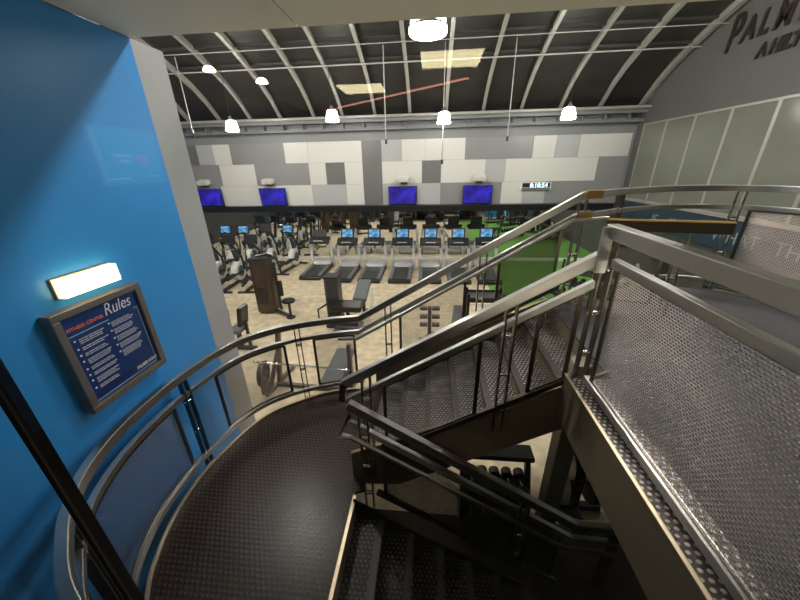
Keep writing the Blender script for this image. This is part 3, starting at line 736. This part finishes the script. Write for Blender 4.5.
espots = [(-5.7, 11.2, -4, 'elliptical nearest the leftmost treadmill, with a lit screen'), (-7.35, 11.1, 4, 'elliptical in the back row with a lit screen, left of the tall brown weight tower'), (-8.1, 11.1, 4, 'elliptical in the back row with a lit screen, beside the stair wall')]
for i, (x, y, a, lab) in enumerate(espots):
    o = el if i == 0 else dup(el, (0, 0, 0)); o.location = (x, y, 0); o.rotation_euler = (0, 0, math.radians(a)); o['label'] = lab
e2 = thing('elliptical_trainer', 'x', 'elliptical', group='ellipticals near the left wall'); make_elliptical(e2, False)
for i, (x, y, a, lab) in enumerate([(-6.5, 11.3, 6, 'elliptical with a dark screen in the back row behind the brown weight tower'), (-7.65, 9.3, 2, 'elliptical with a dark screen in the front row next to the stair wall'), (-6.85, 9.25, 3, 'elliptical with a dark screen in the middle of the front row'), (-6.05, 9.3, 5, 'elliptical with a dark screen in the front row nearest the brown weight tower')]):
    o = e2 if i == 0 else dup(e2, (0, 0, 0)); o.location = (x, y, 0); o.rotation_euler = (0, 0, math.radians(a)); o['label'] = lab

# ------------------------------------------------------------------ selectorised machines
def tower_parts(t, x, y, w, d, h, matn='shroud'):
    MB().prism([(x - w / 2, y - d / 2), (x - w / 4, y - d / 2 - .05), (x + w / 4, y - d / 2 - .05), (x + w / 2, y - d / 2), (x + w / 2, y + d / 2), (x - w / 2, y + d / 2)], .05, h).build('weight_shroud', matn, t, bevel=.02)
    MB().prism([(x - w / 2 - .02, y - d / 2 - .02), (x + w / 2 + .02, y - d / 2 - .02), (x + w / 2 + .02, y + d / 2 + .02), (x - w / 2 - .02, y + d / 2 + .02)], h, h + .05).build('shroud_cap', 'black_plastic', t, bevel=.02)
    MB().bounds(x - w * .3, x + w * .3, y - d / 2 - .057, y - d / 2 - .05, .35, .8).build('instruction_panel', 'iron', t)
mc = thing('lat_machine', 'tall brown weight tower machine with a round stool on the gym floor', 'exercise machine', (-4.6, 7.9, 0))
tower_parts(mc, 0, .05, .50, .34, 1.55)
f = MB(); f.bar([(.2, .15, 0.05), (.2, .15, 1.62)], .08, .08, up=(0, 1, 0)); f.bar([(.34, .1, .05), (.34, .1, 1.45)], .06, .06, up=(0, 1, 0)); f.bar([(.2, .0, .05), (.80, -.33, .05)], .08, .07); f.build('frame', 'dark_plastic', mc, bevel=.01)
MB().tube([(-.1, .1, 1.62), (.2, .05, 1.66), (.5, .0, 1.60), (.58, -.02, 1.15)], .026, 10).build('press_arm', 'black_plastic', mc, smooth=True)
MB().tube([(-.30, .15, 1.64), (-.05, -.05, 1.67), (.2, .05, 1.70), (.45, -.08, 1.68)], .02, 8).build('top_bar', 'chrome', mc, smooth=True)
MB().lathe([(.02, .47), (.17, .475), (.18, .50), (.17, .53), (.02, .54)], (.80, -.33, 0), 28).build('stool_seat', 'vinyl', mc, smooth=True)
MB().cyl((.80, -.33, .03), (.80, -.33, .47), .035, seg=12).build('stool_post', 'dark_plastic', mc)
MB().cyl((.80, -.33, 0), (.80, -.33, .03), .12, seg=20).build('stool_foot', 'dark_plastic', mc)
MB().box((.45, .02, .72), (.14, .10, .46)).build('arm_pad', 'vinyl', mc, bevel=.04)
# leg curl machine in the middle of the floor
lc = thing('leg_curl_machine', 'black leg curl machine with padded bench in front of the treadmills', 'exercise machine', (-2.2, 7.15, 0))
tower_parts(lc, -.22, .12, .34, .36, 1.30, 'dark_plastic')
MB().box((.16, -.10, .62), (.78, .44, .14), rotm('X', 8)).build('seat_pad', 'vinyl', lc, bevel=.05)
MB().box((.42, .52, .80), (.36, .85, .12), rotm('X', 18)).build('back_pad', 'rubber_grey', lc, bevel=.04)
f = MB(); f.bar([(-.42, -.1, .05), (.45, -.1, .05)], .09, .08); f.bar([(.2, -.35, .05), (.42, .95, .05)], .09, .08); f.bar([(.16, -.1, .05), (.16, -.1, .55)], .08, .08, up=(0, 1, 0)); f.bar([(.42, .6, .05), (.42, .6, .78)], .08, .08, up=(0, 1, 0)); f.build('frame', 'dark_plastic', lc, bevel=.01)
MB().tube([(-.26, -.35, .30), (-.48, -.40, .38), (-.50, -.36, .62), (-.30, -.2, .72)], .025, 10).build('side_handle', 'black_plastic', lc, smooth=True)
MB().tube([(.68, .1, .2), (.74, .2, .7), (.70, .3, .95)], .04, 10).build('lever_arm', 'white_gloss', lc, smooth=True)
MB().cyl((-.1, -.42, .30), (.5, -.42, .30), .075, seg=20).build('roller_pad', 'vinyl', lc, bevel=.02, smooth=True)
MB().bounds(-.15, .5, -.5, .1, .04, .12).build('foot_plate', 'rubber_grey', lc, bevel=.01)

def wheel(mb, c, ax, r, th, seg=28):
    c = Vector(c); a = Vector(ax).normalized()
    return mb.cyl(c - a * th / 2, c + a * th / 2, r, seg=seg)
def plate_part(parent, c, ax, r, th=.04, m='plate_grey', holes=True):
    """weight plate: rim ring, spokes and hub so the grip holes read"""
    a = Vector(ax).normalized(); u = a.orthogonal().normalized(); v = a.cross(u); c = Vector(c); mb = MB(); n = 28
    def ring(r0, r1, h):
        V = [[mb.bm.verts.new(c + a * s * h / 2 + (u * math.cos(2 * PI * i / n) + v * math.sin(2 * PI * i / n)) * rr_) for i in range(n)] for s, rr_ in ((-1, r0), (-1, r1), (1, r1), (1, r0))]
        for k in range(4):
            for i in range(n): mb.face([V[k][i], V[k][(i + 1) % n], V[(k + 1) % 4][(i + 1) % n], V[(k + 1) % 4][i]])
    ring(r * .72, r, th); ring(.02, r * .36, th)
    for k in range(5):
        an = 2 * PI * k / 5; d = u * math.cos(an) + v * math.sin(an)
        mb.bar([c + d * r * .3, c + d * r * .78], r * .30, th * .7, up=a)
    return mb.build('weight_plate', m, parent, smooth=True)
# bench press behind the curved railing
bp = thing('bench_press', 'bench press station with loaded bar seen through the curved railing', 'exercise machine', (-2.4, 4.75, 0), math.radians(-4))
MB().cyl((-.55, -.46, .76), (1.15, -.46, .76), .017, seg=12).build('bar', 'chrome', bp, smooth=True)
f = MB(); f.bar([(-.42, -.05, 0), (-.28, -.02, 1.12)], .07, .09, up=(0, 1, 0)); f.bar([(1.0, .0, 0), (1.0, .02, .95)], .07, .09, up=(0, 1, 0)); f.bar([(-.45, -.45, .05), (-.4, .5, .05)], .07, .07); f.bar([(1.0, -.4, .05), (1.0, .4, .05)], .07, .07); f.bar([(-.4, -.1, .05), (1.0, -.1, .05)], .07, .07)
f.bar([(-.42, -.4, .06), (-.30, 0, .9)], .06, .07, up=(1, 0, 0)); f.build('frame', 'plate_grey', bp, bevel=.01)
MB().box((.76, .02, .45), (.36, 1.2, .08), rotm('Z', 4)).build('bench_pad', 'rubber_grey', bp, bevel=.025)
MB().bounds(.70, .80, -.4, .4, .04, .41).build('bench_post', 'dark_plastic', bp)
for x, y, z, r in ((-.50, -.30, .42, .225), (-.54, -.33, .42, .225), (-.50, .16, .34, .16), (-.46, -.42, .24, .16)): plate_part(bp, (x, y, z), (1, .25, 0), r, .035)
# small seated machine, half behind the stair wall
sm = thing('seated_row_machine', 'dark seated machine with grey pads, half hidden behind the stair wall end', 'exercise machine', (-4.5, 5.95, 0))
tower_parts(sm, -.35, .1, .4, .4, 1.25, 'shroud')
MB().box((.25, -.05, .52), (.30, .40, .09)).build('seat', 'rubber_grey', sm, bevel=.03); MB().box((.42, -.02, .85), (.10, .32, .46), rotm('Y', 10)).build('back_pad', 'vinyl', sm, bevel=.03)
f = MB(); f.bar([(-.35, -.05, .05), (.6, -.05, .05)], .08, .08); f.bar([(.25, -.05, .05), (.25, -.05, .48)], .08, .08, up=(0, 1, 0)); f.bar([(.45, -.02, .05), (.45, -.02, .7)], .06, .06, up=(0, 1, 0)); f.build('frame', 'dark_plastic', sm, bevel=.01)
MB().tube([(-.15, -.1, 1.2), (.1, -.3, 1.25), (.3, -.3, 1.1), (.3, -.3, .95)], .024, 8).build('press_arm', 'black_plastic', sm, smooth=True)
sm2 = dup(sm, (-6.2, 7.4, 0), .5, 'dark seated machine with grey pads left of the tall brown weight tower')

# ------------------------------------------------------------------ storage rack, dumbbell racks, dumbbells
rk = thing('storage_rack', 'tall black rack with white rungs beside the green turf', 'rack', (1.15, 6.35, 0))
f = MB()
for x in (-.36, .36):
    for y in (-.2, .2): f.bounds(x - .03, x + .03, y - .03, y + .03, 0, 1.35)
f.bounds(-.36, .36, .17, .2, 1.0, 1.3)
f.build('frame', 'black_plastic', rk, bevel=.006)
for z in (.30, .58, .86, 1.12): MB().tube([(-.33, -.2, z), (.60, -.2, z)], .022, 8).build('rung', 'white_gloss', rk, smooth=True)
MB().bounds(-.33, .33, -.17, .17, 1.22, 1.26).build('shelf', 'dark_plastic', rk)
db = None
def make_dumbbell(t):
    MB().cyl((-.07, 0, 0), (.07, 0, 0), .016, seg=10).build('grip', 'chrome', t, smooth=True)
    for s in (-1, 1): MB().cyl((s * .07, 0, 0), (s * .16, 0, 0), .065, .06, seg=8).build('head', 'iron', t, bevel=.008)
def dumbbell_rack(name, label, loc, rz, n, tiers, dlabel, group, w=1.7, zb=.30, top_bar=None):
    t = thing(name, label, 'rack', loc, rz)
    f = MB()
    for s in (-1, 1):
        f.bar([(s * w / 2, -.28, .03), (s * w / 2, .28, .03)], .07, .06); f.bar([(s * w / 2, -.1, .03), (s * w / 2, .22, zb - .02 + .32 * tiers)], .06, .07, up=(0, 1, 0))
    f.build('frame', 'black_plastic', t, bevel=.008)
    if top_bar: MB().bounds(-w / 2 - .04, w / 2 + .04, .10, .30, top_bar, top_bar + .06).build('top_bar', 'black_plastic', t, bevel=.01)
    R = Matrix.Rotation(rz, 4, 'Z')
    for k in range(tiers):
        z = zb + .32 * k; y = -.08 + .12 * k
        MB().box((0, y, z), (w, .30, .03), rotm('X', 14)).build('shelf', 'dark_plastic', t, bevel=.006)
        for i in range(n):
            p = Vector(loc) + R @ Vector(((-.5 + (i + .5) / n) * w * .94, y, z + .10))
            global db
            if db is None:
                db = thing('dumbbell', 'x', 'dumbbell'); make_dumbbell(db); o = db
            else: o = dup(db, (0, 0, 0))
            o.location = p; o.rotation_euler = (math.radians(14) if False else 0, 0, rz + PI / 2)
            o['label'] = dlabel; o['group'] = group
    return t
dumbbell_rack('dumbbell_rack', 'black three-tier dumbbell rack on the turf near the windows, seen past the stair head', (4.35, 8.6, .012), math.radians(-35), 7, 3, 'black dumbbell on the three-tier rack past the stair head', 'dumbbells on the turf rack', 1.6)
dumbbell_rack('dumbbell_rack', 'dark dumbbell rack on the carpet under the stairs', (.77, 2.52, 0), math.radians(0), 5, 2, 'dark dumbbell on the rack under the stairs', 'dumbbells under the stairs', .72, .12, .78)
# weight tree under the platform corner
wt = thing('weight_tree', 'dark weight plate tree standing under the platform corner', 'rack', (1.74, 2.72, 0))
f = MB(); f.bounds(-.3, .3, -.04, .04, 0, .07); f.bounds(-.04, .04, -.3, .3, 0, .07); f.bounds(-.04, .04, -.04, .04, .07, 1.25); f.build('frame', 'black_plastic', wt, bevel=.008)
for z in (.42, .75, 1.08):
    for s in (-1, 1): MB().cyl((s * .04, 0, z), (s * .34, 0, z + .02), .022, seg=10).build('peg', 'steel_dark', wt)
for z, r in ((.42, .22), (.75, .20), (1.08, .15)):
    for s in (-1, 1):
        for k in range(2):
            pt = wheel(MB(), (s * (.10 + .055 * k), 0, z), (1, 0, 0), r, .045).build('stored_plate', 'iron', wt, bevel=.008, smooth=True)
# flat benches
bn = thing('weight_bench', 'x', 'bench')
def make_bench(t):
    MB().box((0, 0, .43), (.29, 1.2, .08)).build('pad', 'vinyl', t, bevel=.025)
    f = MB(); f.bar([(0, -.5, .06), (0, .5, .06)], .07, .07)
    for y in (-.5, .5): f.bounds(-.25, .25, y - .035, y + .035, 0, .06); f.bounds(-.035, .035, y * .9 - .035, y * .9 + .035, .06, .39)
    f.build('frame', 'silver_plastic', t, bevel=.008)
make_bench(bn)
for i, (x, y, z, a, lab) in enumerate([(.50, 5.75, 0, 60, 'flat black weight bench seen between the near and far stair railings'), (3.4, 9.0, .012, 20, 'flat black weight bench on the turf behind the far stair railing'), (3.9, 6.2, .012, 70, 'flat weight bench on the turf seen under the platform railing')]):
    o = bn if i == 0 else dup(bn, (0, 0, 0)); o.location = (x, y, z); o.rotation_euler = (0, 0, math.radians(a)); o['label'] = lab
# small dumbbell stand seen between the railings
ds = thing('dumbbell_stand', 'small grey dumbbell tree on the carpet between the stair railings', 'rack', (.0, 6.4, 0))
f = MB(); f.bounds(-.25, .25, -.2, .2, 0, .05); f.bounds(-.04, .04, -.04, .04, .05, .95); f.build('frame', 'plate_grey', ds, bevel=.01)
for z in (.5, .7, .9):
    for s in (-1, 1):
        MB().cyl((s * .05, 0, z), (s * .22, 0, z), .055, seg=10).build('stored_weight', 'plate_grey', ds, bevel=.008)
mt = tag(MB().box((0, 0, .015), (.34, 2.0, .03)).build('floor_strip', 'rubber_grey', bevel=.008), 'long grey rubber floor strip on the carpet seen past the railings', 'mat'); mt.location = (.75, 7.6, 0); mt.rotation_euler = (0, 0, -.12)

# ------------------------------------------------------------------ machines beneath the mezzanine, seen in the mirror
mlab = 'dark weight machine beneath the mezzanine, seen only in the mirror'
i = 0
for x, y, a in [(-8.6, 5.3, 20), (-7.4, 3.2, 0), (-6.1, 2.0, 10), (-4.7, 1.2, -10), (-3.4, 2.9, 170), (-1.6, .1, 180), (-.3, -.9, 170), (1.2, -1.8, 185), (2.6, -1.0, 175), (3.4, 1.2, 190), (-3.0, -1.6, 180), (-5.6, -1.4, 170), (-7.6, -.6, 170), (-9.9, 5.6, 10), (-9.0, 1.2, 0), (-10.4, 3.2, 15), (-5.9, 4.3, -10), (-4.6, 3.2, 180), (-10.9, 1.0, 0), (4.6, 2.6, 180), (6.0, 2.9, 170), (-9.8, -1.5, 170), (-4.2, -3.2, 180), (6.3, 9.0, 80), (5.7, 6.0, 120), (5.0, 4.7, 200), (6.2, 7.2, 100)]:
    src = (mc, sm, lc)[i % 3]; o = dup(src, (x, y, .012 if (x > 1.95 and y > 2.9) else 0), math.radians(a), mlab, 'machines seen in the mirror'); i += 1
    if x >= 5: o['label'] = 'dark weight machine on the turf beyond the platform'; o['group'] = 'machines on the turf'

# ------------------------------------------------------------------ light and camera
w = bpy.data.worlds.new('World'); bpy.context.scene.world = w; w.use_nodes = True
w.node_tree.nodes['Background'].inputs[0].default_value = (.6, .65, .75, 1); w.node_tree.nodes['Background'].inputs[1].default_value = .02

cam = bpy.data.cameras.new('camera'); co = bpy.data.objects.new('camera', cam); C.objects.link(co)
cam.sensor_fit = 'HORIZONTAL'; cam.sensor_width = 36; cam.lens = 318 / 800 * 36; cam.clip_start = .02; cam.clip_end = 100
yaw, pitch, roll = math.radians(5.85), math.radians(22.9), math.radians(-1.2)
fwd = Vector((-math.sin(yaw) * math.cos(pitch), math.cos(yaw) * math.cos(pitch), -math.sin(pitch)))
right = Vector((math.cos(yaw), math.sin(yaw), 0)); up = right.cross(fwd)
r2 = math.cos(roll) * right + math.sin(roll) * up; u2 = -math.sin(roll) * right + math.cos(roll) * up
co.matrix_world = Matrix.Translation((0, 0, H)) @ Matrix((r2, u2, -fwd)).transposed().to_4x4()
sc = bpy.context.scene; sc.camera = co
sc.view_settings.view_transform = 'Standard'; sc.view_settings.look = 'None'; sc.view_settings.gamma = 1; sc.view_settings.use_curve_mapping = False
sc.view_settings.exposure = 0.38
sc.cycles.transparent_max_bounces = 24
sc.cycles.max_bounces = 8
for o in bpy.data.objects:
    if 'world_built' in o: del o['world_built']
    if o.get('kind') == 'structure':
        for k in ('category',):
            if k in o: del o[k]
